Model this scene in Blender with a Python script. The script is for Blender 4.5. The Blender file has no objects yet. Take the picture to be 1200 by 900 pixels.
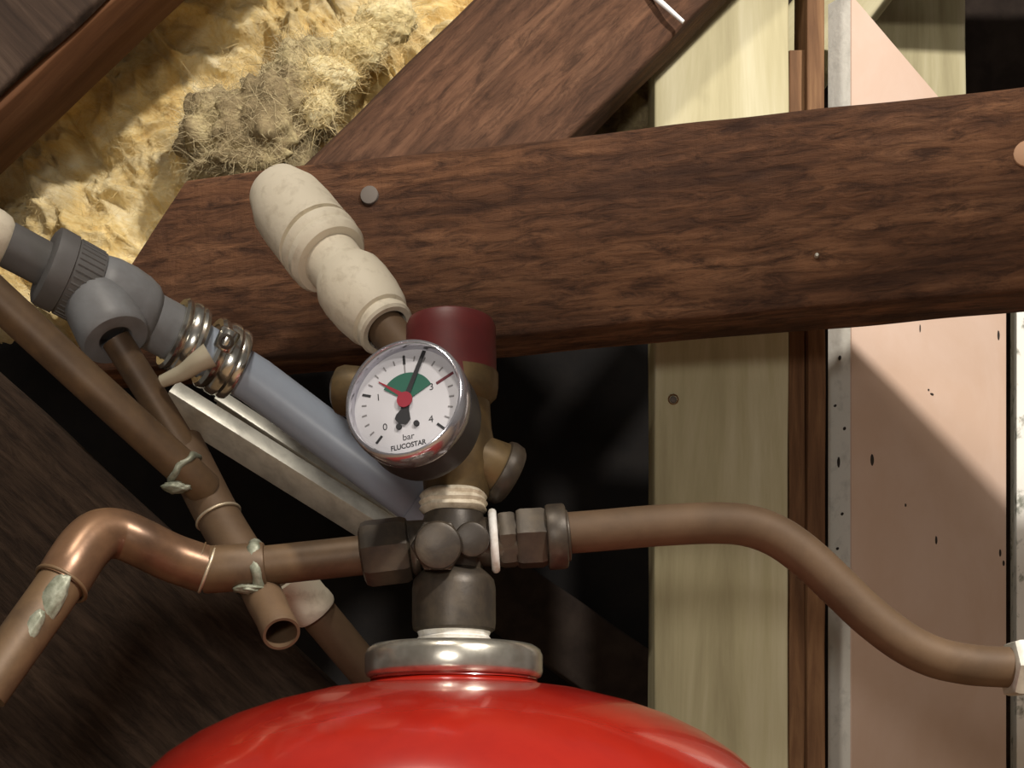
import bpy, bmesh, math, random
from mathutils import Vector, Matrix, noise

random.seed(7)
# ------------------------------------------------------------------ camera, world, light
H = 0.62                 # camera height above the loft boards
F = 1500.0               # focal length in pixels (1200 px wide frame)
HZ = 920.0               # row of the horizon
scene = bpy.context.scene
cam_d = bpy.data.cameras.new('camera')
cam = bpy.data.objects.new('camera', cam_d)
scene.collection.objects.link(cam)
cam.location = (0, 0, H)
cam.rotation_euler = (math.pi / 2, 0, 0)
cam_d.sensor_width = 36.0
cam_d.lens = 36.0 * F / 1200.0
cam_d.shift_y = (HZ - 450.0) / 1200.0
cam_d.clip_start = 0.02
scene.camera = cam

world = bpy.data.worlds.new('loft_ambient')
scene.world = world
world.use_nodes = True
bg = world.node_tree.nodes['Background']
bg.inputs['Color'].default_value = (1.0, 0.93, 0.85, 1)
bg.inputs['Strength'].default_value = 0.11

def bulb(name, loc, energy, color, size):
    d = bpy.data.lights.new(name, 'POINT')
    d.energy = energy; d.color = color; d.shadow_soft_size = size
    o = bpy.data.objects.new(name, d)
    scene.collection.objects.link(o)
    o.location = loc
    return o


bulb('loft_light', (0.70, -0.40, H + 1.15), 142.0, (1.0, 0.93, 0.84), 0.05)      # bare bulb near the plasterboard
bulb('loft_light', (-0.14, 0.32, H + 0.82), 11.0, (1.0, 0.92, 0.80), 0.045)      # fill light added to brighten the wool and beam
bulb('fill_light', (-0.10, -0.15, H + 0.16), 8.0, (1.0, 0.94, 0.86), 0.06)   # fill added close to the camera to lift the shaded wool

vs = scene.view_settings
vs.view_transform = 'Standard'
vs.look = 'None'
vs.gamma = 1.0
vs.use_curve_mapping = False
vs.exposure = 0.0


# ------------------------------------------------------------------ helpers
def P(px, py, Y):
    return Vector(((px - 600.0) / F * Y, Y, H + (HZ - py) / F * Y))


def link(name, me, mat=None, parent=None, matrix=None):
    o = bpy.data.objects.new(name, me)
    scene.collection.objects.link(o)
    if mat is not None and me is not None:
        me.materials.append(mat)
    if matrix is not None:
        o.matrix_world = matrix
    if parent is not None:
        o.parent = parent
    return o


def root(name, loc, label, cat, group=None):
    o = bpy.data.objects.new(name, None)
    scene.collection.objects.link(o)
    o.location = loc
    o.empty_display_size = 0.02
    return tag(o, label, cat, group)


def tag(o, label=None, cat=None, group=None, kind=None):
    if label: o['label'] = label
    if cat: o['category'] = cat
    if group: o['group'] = group
    if kind: o['kind'] = kind
    return o


def put(o, parent):
    """parent keeping the world placement (parents are unrotated empties or meshes)"""
    bpy.context.view_layer.update()
    o.parent = parent
    o.matrix_parent_inverse = parent.matrix_world.inverted()
    return o


def bm_obj(name, bm, mat, parent=None, smooth=True, angle=40):
    me = bpy.data.meshes.new(name)
    bmesh.ops.recalc_face_normals(bm, faces=bm.faces)
    if smooth:
        lim = math.radians(angle)
        for e in bm.edges:
            if len(e.link_faces) == 2 and e.calc_face_angle(0) > lim:
                e.smooth = False
        for f in bm.faces:
            f.smooth = True
    bm.to_mesh(me)
    bm.free()
    o = link(name, me, mat)
    if parent is not None:
        put(o, parent)
    return o


def basis(axis):
    w = Vector(axis).normalized()
    a = Vector((0, 0, 1)) if abs(w.z) < 0.9 else Vector((1, 0, 0))
    u = a.cross(w).normalized()
    v = w.cross(u)
    return u, v, w


def lathe_bm(profile, o, axis, seg=40, bm=None, jitter=0, hexa=None):
    """profile: list of (radius, height along axis)"""
    bm = bm or bmesh.new()
    u, v, w = basis(axis)
    rings = []
    for r, h in profile:
        if r < 1e-6:
            rings.append([bm.verts.new(o + w * h)])
            continue
        ring = []
        for i in range(seg):
            t = 2 * math.pi * i / seg
            rr = r
            if hexa:                       # n-sided prism: radius follows the flats
                k = 2 * math.pi / hexa
                rr = r * min(1.0, math.cos(math.pi / hexa) / math.cos((t % k) - k / 2) * 1.0)
            p = o + (u * math.cos(t) + v * math.sin(t)) * rr + w * h
            if jitter:
                p += Vector(noise.noise_vector(p * 60)) * jitter
            ring.append(bm.verts.new(p))
        rings.append(ring)
    for a, b in zip(rings, rings[1:]):
        if len(a) == 1 and len(b) == 1:
            continue
        for i in range(seg):
            j = (i + 1) % seg
            if len(a) == 1:
                bm.faces.new((a[0], b[j], b[i]))
            elif len(b) == 1:
                bm.faces.new((a[i], a[j], b[0]))
            else:
                bm.faces.new((a[i], a[j], b[j], b[i]))
    return bm


def lathe(name, profile, o, axis, mat, parent=None, seg=40, angle=40, jitter=0, hexa=None):
    return bm_obj(name, lathe_bm(profile, Vector(o), axis, seg, None, jitter, hexa), mat, parent, True, angle)


def spline(pts, n=10):
    pts = [Vector(p) for p in pts]
    if len(pts) < 3:
        return pts
    out = []
    ext = [pts[0] * 2 - pts[1]] + pts + [pts[-1] * 2 - pts[-2]]
    for i in range(1, len(ext) - 2):
        p0, p1, p2, p3 = ext[i - 1:i + 3]
        for k in range(n):
            t = k / n
            out.append(0.5 * ((2 * p1) + (p2 - p0) * t + (2 * p0 - 5 * p1 + 4 * p2 - p3) * t * t
                              + (3 * p1 - p0 - 3 * p2 + p3) * t ** 3))
    out.append(pts[-1])
    return out


def tube_bm(pts, rad, seg=24, caps=True, hollow=0.0):
    bm = bmesh.new()
    n = len(pts)
    radii = rad if isinstance(rad, (list, tuple)) else [rad] * n
    t0 = (pts[1] - pts[0]).normalized()
    u, v, w = basis(t0)
    rings = []
    prev = t0
    for i, p in enumerate(pts):
        if i == 0: t = t0
        elif i == n - 1: t = (pts[i] - pts[i - 1]).normalized()
        else: t = (pts[i + 1] - pts[i - 1]).normalized()
        q = prev.rotation_difference(t)
        u = q @ u; v = q @ v; prev = t
        rings.append([bm.verts.new(p + (u * math.cos(2 * math.pi * k / seg) + v * math.sin(2 * math.pi * k / seg)) * radii[i])
                      for k in range(seg)])
    for a, b in zip(rings, rings[1:]):
        for k in range(seg):
            j = (k + 1) % seg
            bm.faces.new((a[k], a[j], b[j], b[k]))
    if caps:
        bm.faces.new(list(reversed(rings[0])))
        bm.faces.new(rings[-1])
    return bm


def tube(name, pts, rad, mat, parent=None, seg=24, smooth_n=0, caps=True):
    p = spline(pts, smooth_n) if smooth_n else [Vector(q) for q in pts]
    return bm_obj(name, tube_bm(p, rad, seg, caps), mat, parent)


def collar(name, p0, p1, r, mat, parent, bevel=0.12, seg=40, hexa=None, r2=None, jitter=0):
    """closed bevelled cylinder between two points"""
    p0, p1 = Vector(p0), Vector(p1)
    L = (p1 - p0).length
    b = min(r * bevel, L * 0.4)
    r2 = r if r2 is None else r2
    prof = [(0, 0), (r - b, 0), (r - b * 0.3, b * 0.3), (r, b), (r2, L - b), (r2 - b * 0.3, L - b * 0.3), (r2 - b, L), (0, L)]
    return lathe(name, prof, p0, p1 - p0, mat, parent, seg, 35, jitter, hexa)


def torus(name, c, axis, R, r, mat, parent, seg=40, rs=10, squash=1.0):
    prof = [(R + r * math.cos(2 * math.pi * k / rs), r * squash * math.sin(2 * math.pi * k / rs)) for k in range(rs + 1)]
    bm = lathe_bm(prof, Vector(c), axis, seg)
    bmesh.ops.remove_doubles(bm, verts=bm.verts, dist=1e-7)
    return bm_obj(name, bm, mat, parent, True, 80)


def blob(name, c, size, mat, parent, amp=0.3, sub=3, freq=2.0, rot=None):
    bm = bmesh.new()
    bmesh.ops.create_icosphere(bm, subdivisions=sub, radius=1.0)
    seed = Vector((random.random() * 50, random.random() * 50, random.random() * 50))
    for vtx in bm.verts:
        d = vtx.co.normalized()
        k = 1 + amp * (noise.fractal(d * freq + seed, 1.0, 2.0, 4))
        q = Vector((d.x * size[0] * k, d.y * size[1] * k, d.z * size[2] * k))
        if rot: q = rot @ q
        vtx.co = q + Vector(c)
    return bm_obj(name, bm, mat, parent, True, 180)


def timber(name, p0, p1, width, thick, mat, n=(0, -1, 0), rough=0.0012, bevel=0.003,
           mitre0=0.0, mitre1=0.0, ext0=0.0, ext1=0.0, parent=None, steps=60, nz=8, lowbevel=None):
    """sawn timber; p0-p1 is the centre line of its front face, local X runs with the grain"""
    p0, p1 = Vector(p0), Vector(p1)
    u = (p1 - p0).normalized()
    p0 = p0 - u * ext0; p1 = p1 + u * ext1
    n = Vector(n); n = (n - u * n.dot(u)).normalized()
    y = -n; z = u.cross(y)
    L = (p1 - p0).length
    M = Matrix.Translation((p0 + p1) / 2) @ Matrix((u, y, z)).transposed().to_4x4()
    # rounded cross-section
    b = bevel
    lb = bevel if lowbevel is None else lowbevel
    hw = width / 2
    sec = []
    for k in range(nz + 1):
        sec.append((0, hw - b - (2 * hw - b - lb) * k / nz))
    for k in (1, 2, 3, 4):
        a = math.pi / 2 * k / 4
        sec.append((lb * (1 - math.cos(a)), -hw + lb * (1 - math.sin(a))))
    sec += [(thick - b, -hw), (thick, -hw + b), (thick, hw - b), (thick - b, hw)]
    for k in (0, 1, 2):
        a = math.pi / 2 * k / 3
        sec.append((b * (1 - math.sin(a)), hw - b * (1 - math.cos(a))))
    bm = bmesh.new()
    seed = Vector((len(name) * 3.1, p0.x * 7, p0.z * 5))
    rings = []
    for i in range(steps + 1):
        t = i / steps
        ring = []
        for (yy, zz) in sec:
            x = -L / 2 + L * t
            x += mitre0 * (zz - hw) * (1 - t) + mitre1 * (zz - hw) * t
            q = Vector((x, yy, zz))
            s = q.copy(); s.x *= 0.35
            q += Vector(noise.noise_vector(s * 40 + seed)) * rough + Vector(noise.noise_vector(s * 12 + seed)) * rough * 1.5
            ring.append(bm.verts.new(q))
        rings.append(ring)
    m = len(sec)
    for a, c in zip(rings, rings[1:]):
        for k in range(m):
            j = (k + 1) % m
            bm.faces.new((a[k], a[j], c[j], c[k]))
    bm.faces.new(rings[0]); bm.faces.new(rings[-1])
    bmesh.ops.recalc_face_normals(bm, faces=bm.faces)
    me = bpy.data.meshes.new(name)
    for f in bm.faces: f.smooth = True
    for e in bm.edges:
        if len(e.link_faces) == 2 and e.calc_face_angle(0) > math.radians(45): e.smooth = False
    bm.to_mesh(me); bm.free()
    o = link(name, me, mat, None, M)
    if parent is not None: put(o, parent)
    return o


def slab(name, poly, depth_vec, mat, parent=None, bevel=0.0):
    """polygon (list of points) extruded along depth_vec"""
    bm = bmesh.new()
    vs_ = [bm.verts.new(p) for p in poly]
    f = bm.faces.new(vs_)
    r = bmesh.ops.extrude_face_region(bm, geom=[f])
    for e in r['geom']:
        if isinstance(e, bmesh.types.BMVert): e.co += Vector(depth_vec)
    if bevel:
        bmesh.ops.bevel(bm, geom=list(bm.edges), offset=bevel, segments=2, affect='EDGES', profile=0.5)
    return bm_obj(name, bm, mat, parent, True, 30)


# ------------------------------------------------------------------ materials
def lin(r, g, b):
    f = lambda c: ((c / 255 + 0.055) / 1.055) ** 2.4 if c / 255 > 0.04045 else c / 255 / 12.92
    return (f(r), f(g), f(b), 1)


class NT:
    def __init__(s, name):
        s.m = bpy.data.materials.new(name); s.m.use_nodes = True
        s.t = s.m.node_tree; s.n = s.t.nodes; s.b = s.n['Principled BSDF']

    def node(s, typ, **kw):
        x = s.n.new(typ)
        for k, v in kw.items():
            if k in x.inputs: x.inputs[k].default_value = v
            else: setattr(x, k, v)
        return x

    def l(s, a, b): s.t.links.new(a, b)

    def coords(s, scale=(1, 1, 1), loc=(0, 0, 0)):
        tc = s.node('ShaderNodeTexCoord'); mp = s.node('ShaderNodeMapping')
        mp.inputs['Scale'].default_value = scale; mp.inputs['Location'].default_value = loc
        s.l(tc.outputs['Object'], mp.inputs['Vector'])
        return mp.outputs['Vector']

    def noise(s, vec, scale, detail=6, rough=0.6, dist=0.0):
        x = s.node('ShaderNodeTexNoise')
        x.inputs['Scale'].default_value = scale; x.inputs['Detail'].default_value = detail
        x.inputs['Roughness'].default_value = rough; x.inputs['Distortion'].default_value = dist
        s.l(vec, x.inputs['Vector'])
        return x.outputs['Fac']

    def ramp(s, fac, stops):
        r = s.node('ShaderNodeValToRGB')
        e = r.color_ramp.elements
        e[0].position, e[0].color = stops[0]
        e[1].position, e[1].color = stops[-1]
        for p, c in stops[1:-1]:
            q = e.new(p); q.color = c
        s.l(fac, r.inputs['Fac'])
        return r.outputs['Color']

    def mix(s, fac, a, b, mode='MIX'):
        x = s.node('ShaderNodeMixRGB'); x.blend_type = mode
        for inp, v in (('Fac', fac), ('Color1', a), ('Color2', b)):
            if hasattr(v, 'is_output') or isinstance(v, bpy.types.NodeSocket): s.l(v, x.inputs[inp])
            else: x.inputs[inp].default_value = v
        return x.outputs['Color']

    def math(s, op, a, b):
        x = s.node('ShaderNodeMath'); x.operation = op
        for i, v in enumerate((a, b)):
            if isinstance(v, bpy.types.NodeSocket): s.l(v, x.inputs[i])
            else: x.inputs[i].default_value = v
        return x.outputs[0]

    def bump(s, h, strength=0.5, dist=0.002):
        x = s.node('ShaderNodeBump'); x.inputs['Strength'].default_value = strength; x.inputs['Distance'].default_value = dist
        s.l(h, x.inputs['Height']); s.l(x.outputs['Normal'], s.b.inputs['Normal'])


def wood(name, dark, mid, light, grain=1.0, bump=0.6, rough=0.8, patch=None, patch_amt=0.35, streak=90, saw=0.0, dist=0.0015, flecks=0.0, cross=False):
    m = NT(name)
    v1 = m.coords((26 * grain, 26 * grain, 2.2 * grain) if cross else (2.2 * grain, 26 * grain, 26 * grain))
    g1 = m.noise(v1, 1.0, 8, 0.65, 1.2)
    v2 = m.coords((streak * grain, streak * grain, 5 * grain) if cross else (5 * grain, streak * grain, streak * grain), (3, 1, 2))
    g2 = m.noise(v2, 1.0, 5, 0.6, 0.4)
    v3 = m.coords((1, 1, 1), (5, 2, 9))
    g3 = m.noise(v3, 14.0, 4, 0.6)
    h = m.math('ADD', m.math('MULTIPLY', g1, 0.6), m.math('MULTIPLY', g2, 0.4))
    col = m.ramp(h, [(0.33, dark), (0.5, mid), (0.68, light)])
    if patch is not None:
        col = m.mix(m.ramp(g3, [(0.45, (0, 0, 0, 1)), (0.7, (patch_amt,) * 3 + (1,))]), col, patch)
    if flecks:
        g5 = m.noise(m.coords((34, 150, 150), (8, 3, 1)), 1.0, 7, 0.75, 0.5)
        col = m.mix(m.ramp(g5, [(0.36, (flecks,) * 3 + (1,)), (0.56, (0, 0, 0, 1))]), col, dark)
        h = m.math('ADD', h, m.math('MULTIPLY', g5, 0.7))
    m.l(col, m.b.inputs['Base Color'])
    m.b.inputs['Roughness'].default_value = rough
    m.b.inputs['Specular IOR Level'].default_value = 0.25
    if saw:
        v4 = m.coords((70, 70, 9), (1, 4, 2))
        g4 = m.noise(v4, 1.0, 4, 0.6, 0.6)
        h = m.math('ADD', h, m.math('MULTIPLY', g4, saw))
    m.bump(h, bump, dist)
    return m.m


def plain(name, col, rough=0.5, metal=0.0, var=None, var_scale=40, bump=0.0, spec=0.5, bscale=200, dist=0.0006, lo=0.4, hi=0.65, coat=0.0):
    m = NT(name)
    vec = m.coords()
    c = col
    if var is not None:
        g = m.noise(vec, var_scale, 7, 0.62, 0.3)
        c = m.ramp(g, [(lo, col), (hi, var)])
        m.l(c, m.b.inputs['Base Color'])
    else:
        g = m.noise(vec, var_scale, 4, 0.6)
        c = m.ramp(g, [(0.3, tuple(x * 0.92 for x in col[:3]) + (1,)), (0.7, col)])
        m.l(c, m.b.inputs['Base Color'])
    m.b.inputs['Roughness'].default_value = rough
    m.b.inputs['Metallic'].default_value = metal
    m.b.inputs['Specular IOR Level'].default_value = spec
    m.b.inputs['Coat Weight'].default_value = coat
    m.b.inputs['Coat Roughness'].default_value = 0.08
    if bump:
        m.bump(m.noise(vec, bscale, 5, 0.6), bump, dist)
    return m.m


M_BEAM = wood('sawn_brown_softwood', (0.022, 0.009, 0.005, 1), (0.112, 0.049, 0.023, 1), (0.25, 0.120, 0.060, 1),
              1.0, 1.0, 0.85, (0.045, 0.022, 0.014, 1), 0.5, saw=0.5, dist=0.004, flecks=0.85)
M_BRACE = wood('brown_brace_softwood', (0.030, 0.014, 0.008, 1), (0.105, 0.050, 0.028, 1), (0.205, 0.105, 0.060, 1),
               1.0, 0.8, 0.85, (0.04, 0.022, 0.014, 1), 0.5, flecks=0.8, dist=0.003, streak=120)
M_RAFT = wood('warm_rafter_softwood', (0.045, 0.018, 0.008, 1), (0.14, 0.060, 0.026, 1), (0.23, 0.115, 0.055, 1), 0.8, 0.6, 0.8)
M_DARKBOARD = wood('grey_brown_board', (0.010, 0.006, 0.0045, 1), (0.036, 0.022, 0.015, 1), (0.085, 0.056, 0.040, 1), 1.1, 0.9, 0.9, cross=True)  # darker and greyer than the rafter wood, grain running across
M_PLANK = wood('dark_sawn_plank', (0.015, 0.009, 0.006, 1), (0.050, 0.031, 0.020, 1), (0.095, 0.061, 0.040, 1), 1.3, 1.0, 0.9, streak=170, flecks=0.8, dist=0.002)
M_STUD = wood('pale_green_treated_pine', lin(140, 131, 100), lin(178, 170, 136), lin(206, 200, 172), 0.55, 0.25, 0.7, streak=70)
M_STRIP = wood('brown_edge_strip', (0.05, 0.022, 0.009, 1), (0.15, 0.075, 0.035, 1), (0.30, 0.17, 0.08, 1), 1.3, 0.8, 0.75)
M_FELT = plain('black_roofing_felt', (0.011, 0.010, 0.010, 1), 0.9, 0, (0.015, 0.013, 0.012, 1), 25, 0.5, 0.2)
M_FELTW = plain('dark_brown_roof_lining', (0.024, 0.017, 0.014, 1), 0.9, 0, (0.04, 0.029, 0.023, 1), 25, 0.5, 0.2)
M_CHIP = plain('chipboard_floor', (0.30, 0.19, 0.10, 1), 0.8, 0, (0.42, 0.30, 0.18, 1), 120, 0.3)
M_COPPER = plain('tarnished_copper', (0.135, 0.081, 0.040, 1), 0.52, 0.22, (0.075, 0.045, 0.024, 1), 28, 0.12, 0.5)
M_COPPER2 = plain('brown_oxidised_copper', (0.130, 0.080, 0.044, 1), 0.62, 0.12, (0.092, 0.056, 0.031, 1), 24, 0.12, 0.35)
M_BRIGHTCU = plain('bright_copper_elbow', (0.21, 0.115, 0.062, 1), 0.34, 0.5, (0.105, 0.058, 0.034, 1), 22, 0.1, 0.5)
M_SOLDER = plain('grey_green_solder', (0.30, 0.31, 0.24, 1), 0.5, 0.3, (0.15, 0.16, 0.11, 1), 130, 0.6)
M_RING = plain('solder_ring_edge', (0.60, 0.50, 0.36, 1), 0.4, 0.6)
M_BRONZE = plain('dull_dark_bronze', (0.042, 0.033, 0.025, 1), 0.45, 0.3, (0.080, 0.061, 0.041, 1), 55, 0.25, 0.5)
M_BRASS = plain('tarnished_brass', (0.15, 0.098, 0.040, 1), 0.48, 0.35, (0.08, 0.054, 0.025, 1), 45, 0.2, 0.5)
M_PTFE = plain('white_thread_tape', (0.82, 0.80, 0.76, 1), 0.6, 0, (0.66, 0.62, 0.55, 1), 160, 0.5)
M_PTFE2 = plain('yellowed_thread_tape', (0.74, 0.66, 0.52, 1), 0.6, 0, (0.50, 0.42, 0.30, 1), 160, 0.6)
M_STEEL = plain('galvanised_steel', (0.66, 0.65, 0.58, 1), 0.42, 0.45, (0.46, 0.45, 0.40, 1), 60, 0.15)
M_CHROME = plain('bright_steel', (0.72, 0.70, 0.64, 1), 0.2, 0.95, (0.50, 0.48, 0.42, 1), 80, 0.1)
M_ZINC = plain('zinc_plated_ring', (0.66, 0.63, 0.55, 1), 0.27, 0.9, (0.46, 0.43, 0.36, 1), 90, 0.1)
M_RED = plain('gloss_red_paint', (0.31, 0.012, 0.005, 1), 0.25, 0.0, (0.24, 0.007, 0.004, 1), 10, 0.0, 0.6, coat=0.6)
M_CAP = plain('maroon_plastic_cap', (0.115, 0.013, 0.012, 1), 0.5, 0, (0.09, 0.011, 0.011, 1), 60)
M_CREAM = plain('dusty_cream_plastic', (0.70, 0.63, 0.50, 1), 0.6, 0, (0.42, 0.35, 0.25, 1), 120, 0.5, lo=0.52, hi=0.9)
M_GREYP = plain('grey_plastic', (0.21, 0.215, 0.225, 1), 0.5, 0, (0.16, 0.16, 0.165, 1), 40, 0.12)
M_GREYD = plain('dark_grey_plastic', (0.115, 0.11, 0.11, 1), 0.55, 0, (0.09, 0.085, 0.08, 1), 40, 0.12)
M_BLUEP = plain('blue_grey_plastic_pipe', (0.34, 0.39, 0.47, 1), 0.36, 0, (0.30, 0.345, 0.42, 1), 20)
M_BLACK = plain('black_plastic', (0.022, 0.021, 0.021, 1), 0.4)
M_DIAL = plain('white_dial', (0.60, 0.59, 0.61, 1), 0.6)
M_PRINT = plain('black_print', (0.02, 0.02, 0.022, 1), 0.7)
M_PRINTG = plain('grey_print', (0.22, 0.21, 0.21, 1), 0.7)
M_GREEN = plain('green_print', (0.018, 0.115, 0.075, 1), 0.6)
M_REDP = plain('red_print', (0.30, 0.018, 0.035, 1), 0.6)
M_PINK = plain('brown_plasterboard_paper', (0.62, 0.45, 0.35, 1), 0.9, 0, (0.67, 0.51, 0.42, 1), 9, 0.15, 0.2)
M_PLEDGE = plain('grey_gypsum_edge', (0.74, 0.73, 0.67, 1), 0.9, 0, (0.46, 0.46, 0.42, 1), 75, 0.6, 0.2, lo=0.52, hi=0.85)
M_FOIL = plain('mottled_white_board', (0.78, 0.77, 0.72, 1), 0.6, 0, (0.22, 0.23, 0.19, 1), 55, 0.4, 0.4, lo=0.55, hi=0.66)
M_NAIL = plain('dull_nail_head', (0.13, 0.11, 0.095, 1), 0.7, 0.2)
M_HOLE = plain('dark_pit', (0.03, 0.022, 0.017, 1), 0.9)
M_CABLE = plain('white_cable_sheath', (0.8, 0.8, 0.82, 1), 0.4)


def wool(name, cols, dirt_shade=None, dirt_shade_amt=0.0):
    m = NT(name)
    v = m.coords()
    n1 = m.noise(v, 13.0, 6, 0.6, 0.8)
    n2 = m.noise(m.coords((60, 25, 110), (2, 2, 2)), 1.0, 6, 0.7, 2.0)
    h = m.math('ADD', m.math('MULTIPLY', n1, 0.65), m.math('MULTIPLY', n2, 0.35))
    c = m.ramp(h, [(0.34, cols[0]), (0.46, cols[1]), (0.56, cols[2]), (0.68, cols[3])])
    if dirt_shade is not None:
        n3 = m.noise(m.coords((1, 1, 1), (7.3, 1, 4.2)), 16.0, 5, 0.6, 0.5)
        c = m.mix(m.ramp(n3, [(0.52, (0, 0, 0, 1)), (0.70, (dirt_shade_amt,) * 3 + (1,))]), c, dirt_shade)
    m.l(c, m.b.inputs['Base Color'])
    m.b.inputs['Roughness'].default_value = 1.0
    m.b.inputs['Specular IOR Level'].default_value = 0.05
    f = m.noise(m.coords((140, 90, 330), (1, 1, 1)), 1.0, 6, 0.75, 3.0)
    m.bump(m.math('ADD', f, m.math('MULTIPLY', n1, 1.0)), 0.8, 0.002)
    return m.m


M_WOOL = wool('yellow_glass_wool', [(0.60, 0.38, 0.12, 1), (0.78, 0.59, 0.26, 1), (0.84, 0.71, 0.42, 1), (0.89, 0.82, 0.62, 1)], (0.42, 0.34, 0.20, 1), 0.6)  # grey patches stand for dirty wool and painted-in shadow pockets
M_WOOLG = wool('dirty_shaded_wool', [(0.12, 0.095, 0.055, 1), (0.27, 0.21, 0.12, 1), (0.48, 0.40, 0.22, 1), (0.72, 0.62, 0.38, 1)])  # dirty tufts, with shade under the overhanging wool mixed into the colour
M_PALE = wool('pale_cream_wool', [(0.50, 0.38, 0.16, 1), (0.70, 0.60, 0.33, 1), (0.80, 0.72, 0.46, 1), (0.85, 0.80, 0.60, 1)])
M_FIBREG = plain('grey_wool_fibre', (0.55, 0.46, 0.27, 1), 0.9, 0, (0.30, 0.24, 0.14, 1), 30)
M_FIBRE = plain('pale_wool_fibre', (0.78, 0.66, 0.38, 1), 0.9, 0, (0.60, 0.45, 0.20, 1), 30)


def glass_mat():
    m = bpy.data.materials.new('gauge_glass'); m.use_nodes = True
    t = m.node_tree; t.nodes.clear()
    out = t.nodes.new('ShaderNodeOutputMaterial'); mix = t.nodes.new('ShaderNodeMixShader')
    tr = t.nodes.new('ShaderNodeBsdfTransparent'); gl = t.nodes.new('ShaderNodeBsdfGlossy'); fr = t.nodes.new('ShaderNodeFresnel')
    gl.inputs['Roughness'].default_value = 0.05; fr.inputs['IOR'].default_value = 1.2
    tr.inputs['Color'].default_value = (0.96, 0.96, 0.97, 1)
    t.links.new(fr.outputs[0], mix.inputs[0]); t.links.new(tr.outputs[0], mix.inputs[1]); t.links.new(gl.outputs[0], mix.inputs[2])
    t.links.new(mix.outputs[0], out.inputs[0])
    return m


M_GLASS = glass_mat()

# ------------------------------------------------------------------ the setting
slab('floor', [Vector((-1.6, -1.2, 0)), Vector((1.8, -1.2, 0)), Vector((1.8, 1.7, 0)), Vector((-1.6, 1.7, 0))], (0, 0, -0.022), M_CHIP)
tag(bpy.data.objects['floor'], 'brown chipboard loft floor under the red vessel', None, None, 'structure')
slab('wall_back', [Vector((-1.6, 1.60, 0)), Vector((0.235, 1.60, 0)), Vector((0.235, 1.60, 2.2)), Vector((-1.6, 1.60, 2.2))], (0, 0.03, 0), M_FELT)
tag(bpy.data.objects['wall_back'], 'black roofing felt lining behind the pipes', None, None, 'structure')
slab('wall_right', [Vector((0.235, 1.60, 0)), Vector((1.8, 1.60, 0)), Vector((1.8, 1.60, 2.2)), Vector((0.235, 1.60, 2.2))], (0, 0.03, 0), M_FELTW)
tag(bpy.data.objects['wall_right'], 'dark brown lining beyond the plasterboard', None, None, 'structure')

# ------------------------------------------------------------------ tie beam
beam = timber('tie_beam', P(306, 310, 0.88), P(1200, 219, 0.80), 0.1287, 0.044, M_BEAM, rough=0.0016, bevel=0.003,
              mitre0=0.75, ext0=0.052, ext1=0.35, steps=110, nz=12)
tag(beam, 'thick rough-sawn brown tie beam crossing behind the gauge', 'beam')


def face_disc(name, p, r, mat, parent, n=(0, -1, 0), h=0.0015, sub=None):
    n = Vector(n)
    o = lathe(name, [(0, h), (r * 0.7, h), (r * 0.95, h * 0.6), (r, 0), (r, -0.004), (0, -0.004)], p, n, mat, parent, 18)
    return o


def on_plane(px, py, p0, n):
    d = P(px, py, 1.0) - Vector((0, 0, H))
    c = Vector((0, 0, H))
    k = (Vector(p0) - c).dot(Vector(n)) / d.dot(Vector(n))
    return c + d * k


bn = (beam.matrix_world.to_3x3() @ Vector((0, -1, 0))).normalized()
bp = P(700, 265, 0.845)
bp = P(306, 310, 0.88)
nh = face_disc('nail_head', on_plane(433, 229, bp, bn) + bn * 0.001, 0.0062, M_NAIL, beam, bn, 0.0006)
tag(nh, 'dull grey round nail head')
face_disc('nail_head', on_plane(957, 300, bp, bn) + bn * 0.001, 0.0014, M_STEEL, beam, bn)
kn = face_disc('knot', on_plane(1203, 181, bp, bn), 0.0085, plain('pale_knot_wood', (0.42, 0.24, 0.14, 1), 0.7), beam, bn, 0.003)
tag(kn, 'pale exposed knot in the beam face')

# ------------------------------------------------------------------ rafter, board and brace
e0, e1 = P(110, 0, 0.86), P(0, 104, 0.86)
ud = (e1 - e0).normalized()
upd = Vector((ud.z, 0, -ud.x))
if upd.z < 0: upd = -upd
board = timber('sarking_board', e0 + upd * 0.05, e1 + upd * 0.05, 0.10, 0.011, M_DARKBOARD, ext0=0.2, ext1=0.15, rough=0.0015)
tag(board, 'dark grey-brown rough board fixed to the side of the warm rafter', 'board')
back = Vector((0, 0.014, 0))
rafter = timber('rafter', e0 + upd * 0.05 + back, e1 + upd * 0.05 + back, 0.10, 0.056, M_RAFT, ext0=0.25, ext1=0.10, rough=0.0012, bevel=0.002)
tag(rafter, 'warm brown sloping rafter above the yellow wool', 'rafter')
brace = timber('diagonal_brace', P(682, 0, 0.923), P(510, 172, 0.923), 0.1302, 0.035, M_BRACE, ext0=0.25, ext1=0.085,
               rough=0.0016, bevel=0.003, lowbevel=0.024, steps=80)
tag(brace, 'wide brown diagonal brace sloping down behind the tie beam', 'brace')

shade_joist = timber('cross_joist', Vector((-1.2, 0.10, H + 0.745)), Vector((1.3, 0.10, H + 0.765)), 0.112, 0.045, M_BEAM, rough=0.001)  # added out of view to block the lamp from the lower scene
tag(shade_joist, 'unseen brown timber added overhead to shade the tie beam and pipes', 'shade_joist')

purlin = timber('purlin', Vector((0.22, 1.28, H + 0.92)), Vector((1.2, 1.28, H + 0.90)), 0.15, 0.05, M_BEAM, rough=0.001)  # added just above the frame to throw shade on the rear post
tag(purlin, 'unseen brown timber added above the plasterboard to shade the rear post', 'purlin')

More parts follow.
